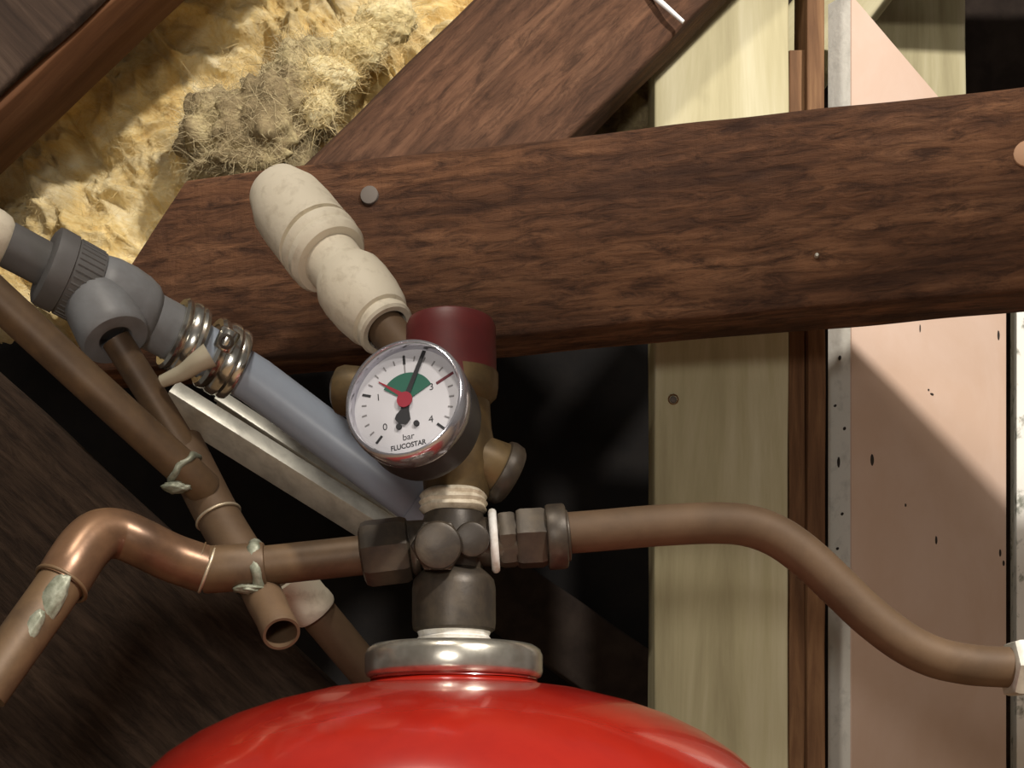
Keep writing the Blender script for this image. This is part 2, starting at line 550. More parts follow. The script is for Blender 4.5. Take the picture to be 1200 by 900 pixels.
# ------------------------------------------------------------------ glass wool
def wool_sheet(name, x0, x1, y0, y1, Y, nx, ny, amp, mat, seed, tilt=0.0):
    bm = bmesh.new()
    grid = []
    s = Vector((seed, seed * 2, seed * 3))
    for j in range(ny + 1):
        row = []
        for i in range(nx + 1):
            p = P(x0 + (x1 - x0) * i / nx, y0 + (y1 - y0) * j / ny, Y)
            q = Vector((p.x, p.z, 0)) * 1.0
            wv = Vector(noise.noise_vector(q * 9 + s)) * 0.05
            a = noise.fractal((q + wv) * 11 + s, 1.0, 2.0, 4)
            b_ = abs(noise.fractal((q + wv) * 20 + s * 2, 1.0, 2.0, 5))
            f = noise.fractal((q + wv) * 90 + s, 0.8, 2.0, 4)
            d = amp * (0.85 * a - 0.55 * b_ + 0.06 * f)
            sh = Vector(noise.noise_vector(q * 45 + s)) * amp * 0.15
            row.append(bm.verts.new(p + Vector((sh.x, -d, sh.z))))
        grid.append(row)
    for j in range(ny):
        for i in range(nx):
            bm.faces.new((grid[j][i], grid[j][i + 1], grid[j + 1][i + 1], grid[j + 1][i]))
    # close the back so the batt has body
    rim = grid[0] + [r[-1] for r in grid[1:]] + list(reversed(grid[-1][:-1])) + [r[0] for r in reversed(grid[1:-1])]
    back = [bm.verts.new(v.co + Vector((0, 0.10, 0))) for v in rim]
    k = len(rim)
    for i in range(k):
        bm.faces.new((rim[i], rim[(i + 1) % k], back[(i + 1) % k], back[i]))
    return bm_obj(name, bm, mat, None, True, 180), grid


def fibres(name, sampler, count, mat, parent, length, width):
    vs_, fs = [], []
    for _ in range(count):
        p = sampler()
        d = Vector((random.uniform(-1, 1), random.uniform(-0.9, 0.15), random.uniform(-0.8, 0.8))).normalized()
        side = d.cross(Vector((random.uniform(-1, 1), random.uniform(-1, 1), random.uniform(-1, 1)))).normalized() * width
        L = length * random.uniform(0.4, 1.3)
        curl = Vector((random.uniform(-1, 1), random.uniform(-0.6, 0.6), random.uniform(-1, 1))) * L * 0.5
        b = len(vs_)
        for k in range(4):
            t = k / 3
            c = p + d * L * t + curl * t * t
            w = side * (1 - 0.7 * t)
            vs_ += [c - w, c + w]
        for k in range(3):
            fs.append((b + 2 * k, b + 2 * k + 1, b + 2 * k + 3, b + 2 * k + 2))
    me = bpy.data.meshes.new(name); me.from_pydata([tuple(v) for v in vs_], [], fs)
    o = link(name, me, mat); put(o, parent)
    return tag(o, None, None, None, 'stuff')


w, g = wool_sheet('insulation_batt', -60, 600, -60, 350, 1.02, 250, 160, 0.050, M_WOOL, 3.7)
tag(w, 'fluffy yellow glass wool batt bulging between rafter and brace', 'insulation')
flat = [v for v in w.data.vertices][:251 * 161]
fibres('loose_fibres', lambda: w.matrix_world @ random.choice(flat).co, 26000, M_FIBRE, w, 0.010, 0.00013)
def fuzz(o, mat, n):
    tag(o, 'dirty grey-brown tuft, darkened for shade' if mat == M_FIBREG else 'pale cream tuft')
    vs_ = list(o.data.vertices)
    mw = o.matrix_world.copy()
    fibres('loose_fibres', lambda: mw @ random.choice(vs_).co, n, mat, o, 0.013, 0.00016)


clump = w
for (x, y, Y, a, b, c) in ((262, 165, 0.985, 0.032, 0.03, 0.036), (305, 160, 0.97, 0.036, 0.03, 0.036), (335, 132, 0.98, 0.034, 0.03, 0.028),
                           (360, 95, 1.0, 0.028, 0.025, 0.026), (290, 188, 0.965, 0.032, 0.02, 0.016)):
    fuzz(blob('tuft', P(x, y, Y), (a, b, c), M_WOOLG, clump, 0.40, 5, 1.7), M_FIBREG, 2600)
for (x, y, Y, a, b, c) in ((385, 90, 0.965, 0.022, 0.015, 0.013), (372, 128, 0.962, 0.014, 0.012, 0.012), (420, 55, 0.97, 0.02, 0.014, 0.014),
                           (455, 25, 0.97, 0.022, 0.014, 0.016)):
    fuzz(blob('pale_tuft', P(x, y, Y), (a, b, c), M_PALE, clump, 0.25, 5, 1.5), M_FIBRE, 1200)
w2, g2 = wool_sheet('grey_patch', 590, 762, 40, 190, 1.02, 60, 60, 0.03, M_WOOLG, 9.1)
tag(put(w2, w), 'grey wool showing between brace and pale stud')

# ------------------------------------------------------------------ studs, strips, plasterboard
stud = timber('stud', P(846, 1000, 0.97), P(846, -150, 0.97), 0.1018, 0.047, M_STUD, ext0=0.0, rough=0.0006, bevel=0.002, steps=80)
tag(stud, 'pale green treated pine stud behind the pipe bend', 'stud')
sn = Vector((0, -1, 0))
nh = face_disc('nail_head', P(789, 468, 0.969), 0.0026, M_NAIL, stud, sn, 0.0008)
torus('nail_dent', P(789, 468, 0.969), sn, 0.0036, 0.0005, M_STRIP, stud, 20, 6)
s1 = timber('batten', P(934, 1000, 0.975), P(934, 59, 0.975), 0.0126, 0.03, M_STRIP, rough=0.0007, bevel=0.001)
tag(s1, 'narrow brown sawn batten beside the stud, with cut top end', 'batten')
s2 = timber('cover_strip', P(957.5, 1000, 0.968), P(955.5, -120, 0.968), 0.0136, 0.045, M_STRIP, rough=0.0006, bevel=0.001)
tag(s2, 'thin brown wood strip against the grey plasterboard edge', 'batten')
s3 = timber('noggin', P(925, 75, 1.05), P(975, 10, 1.05), 0.06, 0.04, M_STUD, rough=0.0006, ext0=0.0, ext1=0.08)
tag(s3, 'pale green timber offcut behind the batten top', 'stud')

TH = math.radians(38)
bdn = Vector((math.sin(TH), -math.cos(TH), 0))
C0 = P(998, 450, 1.0)
bd = Vector((math.cos(TH), math.sin(TH), 0))


def on_board(px, py):
    return on_plane(px, py, C0, bdn)


poly = [on_board(998, 1050), on_board(1179, 1050), on_board(1179, 206), on_board(1095, 108), on_board(940, -74)]
top = on_board(998, -6)
poly = [on_board(998, 1050), on_board(1179, 1050), on_board(1179, 206), on_board(1095, 108), on_board(1003, 0), on_board(990, -16)]
poly[0].x = poly[-1].x = C0.x; poly[0].y = poly[-1].y = C0.y
pb = root('plasterboard', (C0.x, C0.y, 0), 'brownish pink plasterboard sheet cut off at a slant along its top', 'plasterboard')
sheet = slab('paper_face', poly, -bdn * 0.0012, M_PINK, pb)
core = slab('gypsum_core', [p - bdn * 0.0012 for p in poly], -bdn * 0.0215, M_PLEDGE, pb)
tag(core, 'grey-white gypsum edge')
for (x, y, rx, rz) in ((1022, 539, 0.0026, 0.0055), (1097, 633, 0.0017, 0.0042), (1172, 648, 0.0019, 0.004), (1176, 660, 0.0019, 0.003),
                       (1170, 393, 0.002, 0.0052), (1078, 385, 0.0008, 0.004), (1092, 462, 0.003, 0.0012), (1088, 457, 0.0012, 0.0012), (1061, 592, 0.0012, 0.0016)):
    bm = lathe_bm([(0, 0.0006), (0.7, 0.0005), (1, -0.0004), (1, -0.002), (0, -0.002)], Vector((0, 0, 0)), (0, -1, 0), 12)
    for v in bm.verts:
        v.co.x *= rx; v.co.z *= rz
    Mx = Matrix.Translation(on_board(x, y)) @ Matrix.Rotation(TH, 4, 'Z')
    bmesh.ops.transform(bm, matrix=Mx, verts=bm.verts)
    bm_obj('screw_hole', bm, M_HOLE, pb)
edn = Vector((-math.cos(TH), -math.sin(TH), 0))
for (py, f_, rz) in ((415, 0.5, 0.0022), (500, 0.3, 0.0016), (538, 0.55, 0.0048), (600, 0.4, 0.0014), (470, 0.7, 0.0012), (640, 0.6, 0.0013)):
    c_ = C0.copy(); c_.z = H + (HZ - py) / F * C0.y; c_ = c_ - bdn * 0.0225 * f_
    bm = lathe_bm([(0, 0.0005), (0.8, 0.0004), (1, -0.0004), (1, -0.002), (0, -0.002)], Vector((0, 0, 0)), (0, -1, 0), 12)
    for v in bm.verts:
        v.co.x *= 0.0016; v.co.z *= rz
    bmesh.ops.transform(bm, matrix=Matrix.Translation(c_) @ Matrix.Rotation(TH - math.pi / 2, 4, 'Z'), verts=bm.verts)
    bm_obj('edge_chip', bm, M_HOLE, pb)
post = timber('rear_post', P(1070, 1000, 1.42), P(1070, -120, 1.42), 0.118, 0.05, M_STUD, rough=0.0008)
tag(post, 'pale treated timber post standing behind the slanted plasterboard', 'stud')
gap = timber('dark_batten', P(1184, 1000, 1.23), P(1184, 160, 1.23), 0.016, 0.03, M_PLANK, rough=0.0006, bevel=0.001)  # dark colour stands in for the shaded recess beside the board
tag(gap, 'dark narrow strip standing in for the shaded gap between the two wall boards', 'batten')
fb = slab('foil_board', [P(1191, 1050, 1.15), P(1290, 1050, 1.17), P(1290, 230, 1.17), P(1191, 230, 1.15)], (0.006, 0.03, 0), M_FOIL, None, 0.002)
tag(fb, 'white mottled board beyond the dark gap strip', 'board')
tk = timber('lower_timber', P(600, 700, 1.545), P(780, 825, 1.545), 0.085, 0.055, M_FELTW, ext0=0.25, ext1=0.05)
tag(tk, 'nearly black sloping timber in the dark behind the vessel', 'timber')

# ------------------------------------------------------------------ lower-left plank
a, b = P(0, 438, 0.93), P(395, 805, 0.93)
u = (b - a).normalized()
perp = Vector((-u.z, 0, u.x))
if perp.z > 0: perp = -perp
plank = timber('sloping_plank', a + perp * 0.12, b + perp * 0.12, 0.24, 0.045, M_PLANK, ext0=0.25, ext1=0.30, rough=0.0015, bevel=0.002, nz=14, steps=90)
tag(plank, 'dark brown wide sloping plank at the lower left behind the copper pipes', 'plank')

# ------------------------------------------------------------------ red expansion vessel
VY = 0.72
S = VY / F
VX = (532 - 600) / F * VY


def vz(py): return H + (HZ - py) * S


def vprof(pts): return [(r * S, vz(py)) for r, py in pts]


base = Vector((VX, VY, 0))
ves = root('expansion_vessel', base, 'glossy red expansion vessel with a silver flange ring on top', 'vessel')
shell = lathe('shell', vprof([(40, 798), (96, 798), (99, 801), (103, 804), (120, 805.5), (150, 810), (205, 824), (250, 840), (290, 860), (325, 884), (350, 908),
                              (368, 934), (380, 965), (386, 1000), (387, 1040), (387, 1400), (384, 1440), (370, 1490), (340, 1530), (290, 1565), (200, 1600), (100, 1615), (0, 1618)]),
              base, (0, 0, 1), M_RED, ves, 128, 60)
lathe('neck', vprof([(40, 775), (93, 775), (95, 780), (96, 792), (98, 798), (40, 798)]), base, (0, 0, 1), M_RED, ves, 96)
torus('seam', base + Vector((0, 0, vz(803.5))), (0, 0, 1), 100.5 * S, 2.2 * S, M_RED, ves, 96, 8)
fr = lathe('flange_ring', vprof([(30, 757), (86, 757), (95, 758), (101, 762), (104, 769), (104, 788), (102, 793), (98, 795), (94, 793), (92, 786), (60, 784), (30, 784)]),
           base, (0, 0, 1), M_ZINC, ves, 96, 50)
tag(fr, 'silver zinc-plated rolled ring')
lathe('thread', vprof([(0, 735), (34, 735), (34, 760), (0, 760)]), base, (0, 0, 1), M_ZINC, ves, 40)
tp = bmesh.new()
pr = [(30, 737)]
for k in range(5):
    pr += [(41 + 1.2 * (k % 2), 739.0 + k * 3.6), (43 - 1.5 * (k % 2), 741.0 + k * 3.6)]
pr += [(30, 758)]
t = lathe('thread_tape', vprof(pr), base, (0, 0, 1), M_PTFE, ves, 48, 60, 0.0003)
tag(t, 'white thread sealing tape')
for k in range(3):
    an = math.radians(90 + 120 * k)
    c = Vector((math.cos(an), math.sin(an), 0))
    tube('leg', [base + c * 0.13 + Vector((0, 0, vz(1560))), base + c * 0.165 + Vector((0, 0, 0.12)), base + c * 0.175 + Vector((0, 0, 0.004))], 0.010, M_RED, ves, 12, 6)

# ------------------------------------------------------------------ brass manifold tee on the vessel
def V(px, py, dy=0.0):
    return P(px, py, VY + dy)


man = root('manifold_tee', base + Vector((0, 0, vz(738))), 'dark bronze multi-way manifold tee screwed onto the red vessel', 'pipe fitting')
lathe('socket', vprof([(0, 741), (44, 741), (48, 738), (49, 730), (49, 690), (47, 680), (40, 672), (30, 664), (26, 650), (0, 650)]), base, (0, 0, 1), M_BRONZE, man, 56, 35)
lathe('stem', vprof([(0, 672), (34, 672), (35, 655), (37, 640), (37, 612), (34, 602), (0, 602)]), base, (0, 0, 1), M_BRONZE, man, 40)
collar('cross_arm', V(470, 640), V(645, 632), 29 * S, M_BRONZE, man, 0.1)
collar('union_nut', V(424, 650), V(482, 643), 39 * S, M_BRONZE, man, 0.22, 48, 8, None)
collar('flange_collar', V(481, 643), V(494, 642), 32 * S, M_BRONZE, man, 0.3)
collar('blanking_plug', V(513, 641, -0.002), P(513, 639, VY - 0.036), 27 * S, M_BRONZE, man, 0.22)
collar('port_collar', V(513, 641, 0), P(513, 640, VY - 0.025), 31 * S, M_BRONZE, man, 0.12, 6 * 8, 6)
collar('side_port', V(551, 634, 0), P(553, 632, VY - 0.026), 20 * S, M_BRONZE, man, 0.2)
wr = torus('sealing_washer', V(579, 634), V(640, 630) - V(540, 637), 33 * S, 4.6 * S, M_PTFE, man, 40, 10, 1.1)
tag(wr, 'bright white sealing ring')
collar('coupling', V(584, 634), V(606, 632), 34 * S, M_BRONZE, man, 0.15, 48, 6)
collar('compression_nut', V(604, 632), V(642, 630), 36.5 * S, M_BRONZE, man, 0.18, 48, 6)
collar('end_collar', V(640, 630), V(664, 628), 38 * S, M_BRONZE, man, 0.1, 48)
collar('end_lip', V(662, 628), V(667, 627.5), 30 * S, M_BRONZE, man, 0.25, 40)

# ------------------------------------------------------------------ safety valve
sv = root('safety_valve', V(530, 600), 'tarnished brass safety valve with a maroon cap above the manifold', 'valve')
t = lathe('thread_tape', vprof([(30, 576), (37, 577), (40, 581), (38, 585), (41, 589), (38, 593), (40, 597), (36, 602), (28, 604)]), base + Vector((-0.5 * S, 0, 0)), (0, 0, 1), M_PTFE2, sv, 48, 60, 0.0012)
tag(t, 'yellowed thread sealing tape')
lathe('valve_body', vprof([(0, 582), (38, 582), (40, 576), (41, 560), (44, 548), (44, 520), (40, 500), (38, 470), (46, 462), (48, 452), (48, 436), (0, 436)]),
      base + Vector((4 * S, 0.004, 0)), (0, 0, 1), M_BRASS, sv, 48, 35)
lathe('cap', vprof([(0, 456), (52, 456), (54, 452), (54, 446), (53, 392), (53, 380), (50, 373), (44, 370), (0, 369)]), base + Vector((-4 * S, 0.006, 0)), (0, 0, 1), M_CAP, sv, 64, 40)
oa = (P(610, 566, VY + 0.012) - P(545, 528, VY))
collar('outlet', P(540, 528, VY), P(588, 553, VY + 0.006), 27 * S, M_BRASS, sv, 0.2, 40, None, 33 * S)
ol = lathe('outlet_mouth', [(26 * S, 0), (36 * S, 2 * S), (38 * S, 8 * S), (37 * S, 18 * S), (33 * S, 22 * S), (28 * S, 22 * S), (26 * S, 16 * S), (0, 14 * S)],
           P(581, 549, VY + 0.005), oa, M_BRONZE, sv, 40)
ia = P(380, 456, VY + 0.02) - P(450, 462, VY + 0.015)
lathe('side_boss', [(26 * S, 0), (27 * S, 40 * S), (30 * S, 42 * S), (30 * S, 62 * S), (27 * S, 70 * S), (18 * S, 75 * S), (0, 76 * S)],
      P(462, 463, VY + 0.015), ia, M_BRASS, sv, 32)

# ------------------------------------------------------------------ pressure gauge
GC = P(475, 469, 0.655)
gn = Vector((-0.28, -0.94, 0.16)).normalized()
up = Vector((0, 0, 1)); up = (up - gn * up.dot(gn)).normalized()
gx = up.cross(gn).normalized()       # dial right as seen by the viewer
roll = math.radians(8.0)
gX = gx * math.cos(roll) + up * math.sin(roll)
gY = -gx * math.sin(roll) + up * math.cos(roll)
GM = Matrix.Translation(GC) @ Matrix((gX, gY, gn)).transposed().to_4x4()
ga = root('pressure_gauge', GC, 'round white-faced pressure gauge with chrome bezel in front of the valve', 'gauge')
GR = 0.0325
k = GR / 73.0
gauge_parts = []


def gl(name, prof, mat, parent=None, seg=72, angle=35):
    bm = lathe_bm(prof, Vector((0, 0, 0)), (0, 0, 1), seg)
    bmesh.ops.transform(bm, matrix=GM, verts=bm.verts)
    return bm_obj(name, bm, mat, parent or ga, True, angle)


gl('case', [(0, -0.034), (GR * 0.84, -0.034), (GR * 0.95, -0.031), (GR * 0.98, -0.026), (GR * 0.98, -0.004), (0, -0.004)], M_BLACK)
gl('rear_boss', [(0, -0.044), (0.010, -0.044), (0.012, -0.040), (0.012, -0.032), (0, -0.032)], M_BRASS)
gl('bezel', [(GR * 0.97, -0.012), (GR * 1.0, -0.010), (GR * 1.01, -0.004), (GR * 1.0, 0.001), (GR * 0.97, 0.0032), (GR * 0.93, 0.0035), (GR * 0.905, 0.002),
             (GR * 0.90, -0.002), (GR * 0.90, -0.004)], plain('polished_bezel', (0.60, 0.59, 0.63, 1), 0.16, 0.85, (0.42, 0.41, 0.46, 1), 60), None, 96, 60)
dial = gl('dial', [(GR * 0.92, -0.0035), (GR * 0.92, -0.0030), (0, -0.0030)], M_DIAL)
gls = gl('glass', [(GR * 0.905, 0.0008), (GR * 0.905, 0.0016), (GR * 0.6, 0.0022), (0, 0.0024)], M_GLASS)
tag(gls, 'clear gauge glass')


def flat(name, pts, z, mat, parent, th=0.00025):
    bm = bmesh.new()
    vs_ = [bm.verts.new((x, y, z)) for x, y in pts]
    f = bm.faces.new(vs_)
    r = bmesh.ops.extrude_face_region(bm, geom=[f])
    for e in r['geom']:
        if isinstance(e, bmesh.types.BMVert): e.co.z += th
    bmesh.ops.transform(bm, matrix=GM, verts=bm.verts)
    return bm_obj(name, bm, mat, parent, False)


def pol(a, r):
    return (r * math.sin(a), r * math.cos(a))


def bar(name, ang, ra, rb, wa, wb, z, mat, parent, c=(0, 0), th=0.00025):
    d = Vector((math.sin(ang), math.cos(ang))); s = Vector((d.y, -d.x)); c = Vector(c)
    pts = [c + d * ra + s * wa, c + d * rb + s * wb, c + d * rb - s * wb, c + d * ra - s * wa]
    return flat(name, [tuple(q) for q in pts], z, mat, parent, th)


def text(name, s, x, y, size, z, mat, parent, rot=0.0, bold=0.0, sx=1.0):
    cu = bpy.data.curves.new(name, 'FONT')
    cu.body = s; cu.size = size; cu.align_x = 'CENTER'; cu.align_y = 'CENTER'; cu.offset = bold; cu.extrude = 0.0001
    to = bpy.data.objects.new(name, cu)
    scene.collection.objects.link(to)
    bpy.context.view_layer.update()
    me = bpy.data.meshes.new_from_object(to.evaluated_get(bpy.context.evaluated_depsgraph_get()))
    bpy.data.objects.remove(to)
    me.name = name
    me.transform(GM @ Matrix.Translation((x, y, z)) @ Matrix.Rotation(rot, 4, 'Z') @ Matrix.Diagonal((sx, 1, 1, 1)))
    me.materials.clear()
    o = link(name, me, mat); put(o, parent)
    return o


DZ = -0.0030
for i in range(0, 21):
    ang = math.radians(-135 + 270 * i / 20)
    maj = i % 5 == 0
    if i == 15: continue
    if maj:
        bar('tick', ang, 48 * k, 59 * k, 1.5 * k, 1.5 * k, DZ, M_PRINT, dial)
    else:
        bar('tick', ang, 51 * k, 57 * k, 0.8 * k, 0.8 * k, DZ, M_PRINTG, dial)
rl = bar('red_mark', math.radians(-135 + 270 * 15 / 20), 40 * k, 63 * k, 1.7 * k, 1.7 * k, DZ, plain('dark_red_print', (0.13, 0.02, 0.03, 1), 0.6), dial)
for n_, i in (('0', 0), ('1', 5), ('3', 15), ('4', 20)):
    x, y = pol(math.radians(-135 + 270 * i / 20 + (6 if i == 0 else 0)), (38 if i != 15 else 33) * k)
    text('numeral', n_, x, y, 12 * k, DZ, M_PRINT, dial)
bar('centre_line', 0.0, 32 * k, 60 * k, 0.8 * k, 0.8 * k, DZ, M_PRINTG, dial)
c = (0, 6 * k)
sec = [(c[0] + 0, c[1] - 4 * k)]
for j in range(17):
    a_ = math.radians(-56 + 124 * j / 16)
    sec.append((c[0] + 33 * k * math.sin(a_), c[1] - 2 * k + 33 * k * math.cos(a_)))
flat('green_sector', sec, DZ + 0.0003, M_GREEN, dial, 0.0002)
bar('set_hand', math.radians(-50), 0, 43 * k, 3.2 * k, 0.5 * k, DZ + 0.0003, M_REDP, ga, c)
flat('needle_tail', [(-6 * k, 2 * k), (4 * k, 2 * k), (2 * k, -10 * k), (3 * k, -22 * k), (-3 * k, -27 * k), (-12 * k, -24 * k), (-16 * k, -18 * k), (-14 * k, -13 * k), (-8 * k, -8 * k)], DZ + 0.0009, M_PRINT, ga, 0.0003)
bar('needle', math.radians(27), 0, 62 * k, 3.2 * k, 2.2 * k, DZ + 0.0009, M_PRINT, ga, (-2 * k, 3 * k))
flat('hub', [(-2 * k + 9.5 * k * math.cos(q * math.pi / 12), 3 * k + 9.5 * k * math.sin(q * math.pi / 12)) for q in range(24)], DZ + 0.0013, M_REDP, ga, 0.0006)
for (x, y, r) in ((9.5, -28.5, 3.4), (-12, -28, 3.4)):
    flat('stop_pin', [(x * k + r * k * math.cos(q * math.pi / 8), y * k + r * k * math.sin(q * math.pi / 8)) for q in range(16)], DZ + 0.0001, M_PRINT, ga, 0.0012)
text('unit_lettering', 'bar', -2 * k, -42 * k, 11 * k, DZ, M_PRINT, dial)
text('maker_lettering', 'FLUCOSTAR', -3 * k, -52.5 * k, 8.5 * k, DZ, M_PRINT, dial, 0.0, 0.00008, 0.92)

# ------------------------------------------------------------------ copper pipe to the right
cp = root('copper_pipe', V(660, 627), 'long brown copper pipe bending down in front of the stud', 'pipe')
pts = [V(648, 626), V(700, 622), V(770, 616), V(840, 613), V(880, 617), V(915, 631), V(950, 657), V(985, 690), V(1020, 723), V(1060, 753), V(1095, 770), V(1130, 778), V(1160, 781), V(1215, 783)]
tube('tube', pts, 24.0 * S, M_COPPER2, cp, 32, 8)
cf = root('compression_fitting', V(1182, 782), 'dull silver compression fitting on the far end of the bent pipe', 'pipe fitting')
collar('nut', V(1181, 783), V(1206, 783), 36 * S, M_STEEL, cf, 0.2, 48, 6)
collar('body', V(1204, 783), V(1250, 783), 31 * S, M_STEEL, cf, 0.15, 40)

# ------------------------------------------------------------------ soldered copper pipework on the left
def solder_ring(c, axis, R, r, parent):
    prof = [(R + r * math.cos(2 * math.pi * k_ / 10), r * 1.3 * math.sin(2 * math.pi * k_ / 10)) for k_ in range(11)]
    bm = lathe_bm(prof, Vector(c), axis, 48)
    bmesh.ops.remove_doubles(bm, verts=bm.verts, dist=1e-7)
    for v in bm.verts:
        v.co += Vector(noise.noise_vector(v.co * 140)) * r * 0.9
    return bm_obj('solder', bm, M_SOLDER, parent, True, 80)


pw = root('copper_pipework', P(258, 610, 0.74), 'soldered copper pipework with elbow, tee and an open stub end', 'pipe')
q = lambda x, y, Y: P(x, y, Y)
tube('branch_pipe', [q(440, 649, 0.722), q(300, 664, 0.722)], 23.0 * S, M_COPPER, pw, 32)
collar('tee_socket', q(312, 663, 0.721), q(236, 668, 0.718), 27.5 * S, M_COPPER, pw, 0.1)
torus('socket_rim', q(243, 667, 0.718), q(243, 667, 0.718) - q(200, 650, 0.712), 28 * S, 2.0 * S, M_RING, pw, 36, 8)
torus('socket_rim', q(231, 663, 0.717), q(243, 667, 0.718) - q(200, 650, 0.712), 28.5 * S, 1.2 * S, M_COPPER, pw, 36, 8)
sax = q(440, 649, 0.722) - q(300, 664, 0.722)
solder_ring(q(303, 663.5, 0.722), sax, 27.5 * S, 5.0 * S, pw)
blob('solder_drip', q(292, 690, 0.715), (0.009, 0.005, 0.0028), M_SOLDER, pw, 0.2, 4, 2.0)
el = [q(240, 667, 0.718), q(200, 653, 0.71), q(165, 636, 0.70), q(140, 626, 0.695), q(118, 627, 0.688), q(100, 641, 0.68), q(84, 664, 0.672), q(72, 684, 0.668)]
tube('elbow', el, [0.0136] * (len(spline(el, 8))), M_BRIGHTCU, pw, 36, 8)
tube('down_pipe', [q(82, 668, 0.671), q(50, 714, 0.660), q(-20, 812, 0.640)], 0.0118, M_COPPER, pw, 32, 6)
torus('elbow_rim', q(72, 684, 0.668), q(72, 684, 0.668) - q(100, 641, 0.68), 0.0134, 0.0012, M_COPPER, pw, 36, 8)
rt = Matrix.Rotation(math.radians(33), 3, 'Y')
blob('flux_run', q(57, 708, 0.6525), (0.0062, 0.0035, 0.018), M_SOLDER, pw, 0.12, 4, 2.0, rt)
blob('flux_run', q(33, 742, 0.6465), (0.0045, 0.003, 0.014), M_SOLDER, pw, 0.12, 4, 2.0, rt)
# sloping tee body behind, open end below
tee = [q(212, 520, 0.765), q(258, 610, 0.755), q(300, 678, 0.742)]
tube('tee_body', tee, 0.0132, M_COPPER2, pw, 36, 6)
tdir = (tee[1] - tee[0])
torus('tee_rim', q(256, 606, 0.755), tdir, 0.0134, 0.0010, M_RING, pw, 40, 8)
od = (q(330, 743, 0.700) - q(296, 672, 0.742)).normalized()
o0 = q(296, 672, 0.742)
Lo = (q(330, 743, 0.700) - o0).length
lathe('open_stub', [(0.0115, 0), (0.0112, Lo * 0.5), (0.0104, Lo * 0.75), (0.0108, Lo * 0.97), (0.0104, Lo), (0.0088, Lo), (0.0084, Lo * 0.5), (0, Lo * 0.48)], o0, od, M_COPPER2, pw, 36)
tube('wide_pipe', [q(-30, 325, 0.690), q(100, 445, 0.717), q(222, 556, 0.742), q(240, 573, 0.752)], 0.0106, M_COPPER, pw, 32)
tube('narrow_pipe', [q(136, 398, 0.7425), q(180, 467, 0.751), q(228, 545, 0.762)], 0.0088, M_COPPER, pw, 32)
solder_ring(q(216, 551, 0.7418), q(222, 556, 0.742) - q(100, 445, 0.738), 23.5 * S, 3.4 * S, pw)
blob('solder_drip', q(207, 571, 0.737), (0.008, 0.005, 0.0035), M_SOLDER, pw, 0.2, 4, 2.0)

# rear sloping copper pipe with white sleeve
dp = root('rear_copper_pipe', q(390, 745, 0.80), 'short sloping copper pipe running behind the red vessel', 'pipe')
tube('tube', [q(340, 680, 0.79), q(440, 800, 0.83)], 0.0122, M_COPPER2, dp, 32)
ws = root('pipe_sleeve', q(352, 695, 0.79), 'cream plastic sleeve on the sloping pipe beside the open stub', 'pipe fitting')
sd = (q(440, 800, 0.83) - q(340, 680, 0.79)).normalized()
lathe('sleeve', [(0.0118, 0), (0.0138, 0.001), (0.0146, 0.006), (0.0146, 0.020), (0.0150, 0.022), (0.0150, 0.027), (0.0140, 0.029), (0.0124, 0.029)], q(336, 676, 0.786), sd, M_CREAM, ws, 36)

# ------------------------------------------------------------------ cream push-fit reducer
wa, wb = P(322, 222, 0.80), P(458, 392, 0.745)
ax = (wb - wa); WL = ax.length
rd = root('pushfit_reducer', wa, 'dusty cream push-fit reducer angled up against the tie beam', 'pipe fitting')
m = 0.78 / F
lathe('large_socket', [(0, 0.000), (30 * m, 0.000), (36 * m, 0.003), (40 * m, WL * 0.07), (42 * m, WL * 0.09), (46 * m, WL * 0.13), (47.5 * m, WL * 0.22), (48 * m, WL * 0.33), (48 * m, WL * 0.375),
                       (43 * m, WL * 0.38), (43 * m, WL * 0.392), (48.5 * m, WL * 0.40), (48.5 * m, WL * 0.43), (46.5 * m, WL * 0.445), (47.5 * m, WL * 0.455), (47.5 * m, WL * 0.48), (43 * m, WL * 0.505), (30 * m, WL * 0.51)],
      wa, ax, M_CREAM, rd, 64, 32, 0.0004)
lathe('waist', [(30 * m, WL * 0.50), (34.5 * m, WL * 0.51), (34 * m, WL * 0.60), (36 * m, WL * 0.63), (30 * m, WL * 0.64)], wa, ax, M_CREAM, rd, 64, 40, 0.0003)
lathe('small_socket', [(30 * m, WL * 0.615), (38 * m, WL * 0.63), (42.5 * m, WL * 0.67), (43.5 * m, WL * 0.72), (42.5 * m, WL * 0.80), (39 * m, WL * 0.88), (35 * m, WL * 0.915), (31 * m, WL * 0.92), (31 * m, WL * 0.932),
                       (33.5 * m, WL * 0.94), (33.5 * m, WL * 0.965), (31 * m, WL * 0.975), (25 * m, WL * 0.972), (25 * m, WL * 0.93)], wa, ax, M_CREAM, rd, 64, 32, 0.0003)
st = tube('pipe_stub', [wa + ax * 0.90, wa + ax * 1.13], 0.0116, M_COPPER2, rd, 32)
tag(st, 'brown copper pipe end')

# ------------------------------------------------------------------ grey plastic fitting, clips and blue-grey pipe
Yg = 0.775
gs = Yg / F
gA, gB = P(10, 287, 0.722), P(275, 428, 0.798)
gdir = (gB - gA).normalized()


def G(px):                       # point on the fitting axis above column px
    t_ = (px - 10) / 265.0
    return gA + (gB - gA) * t_


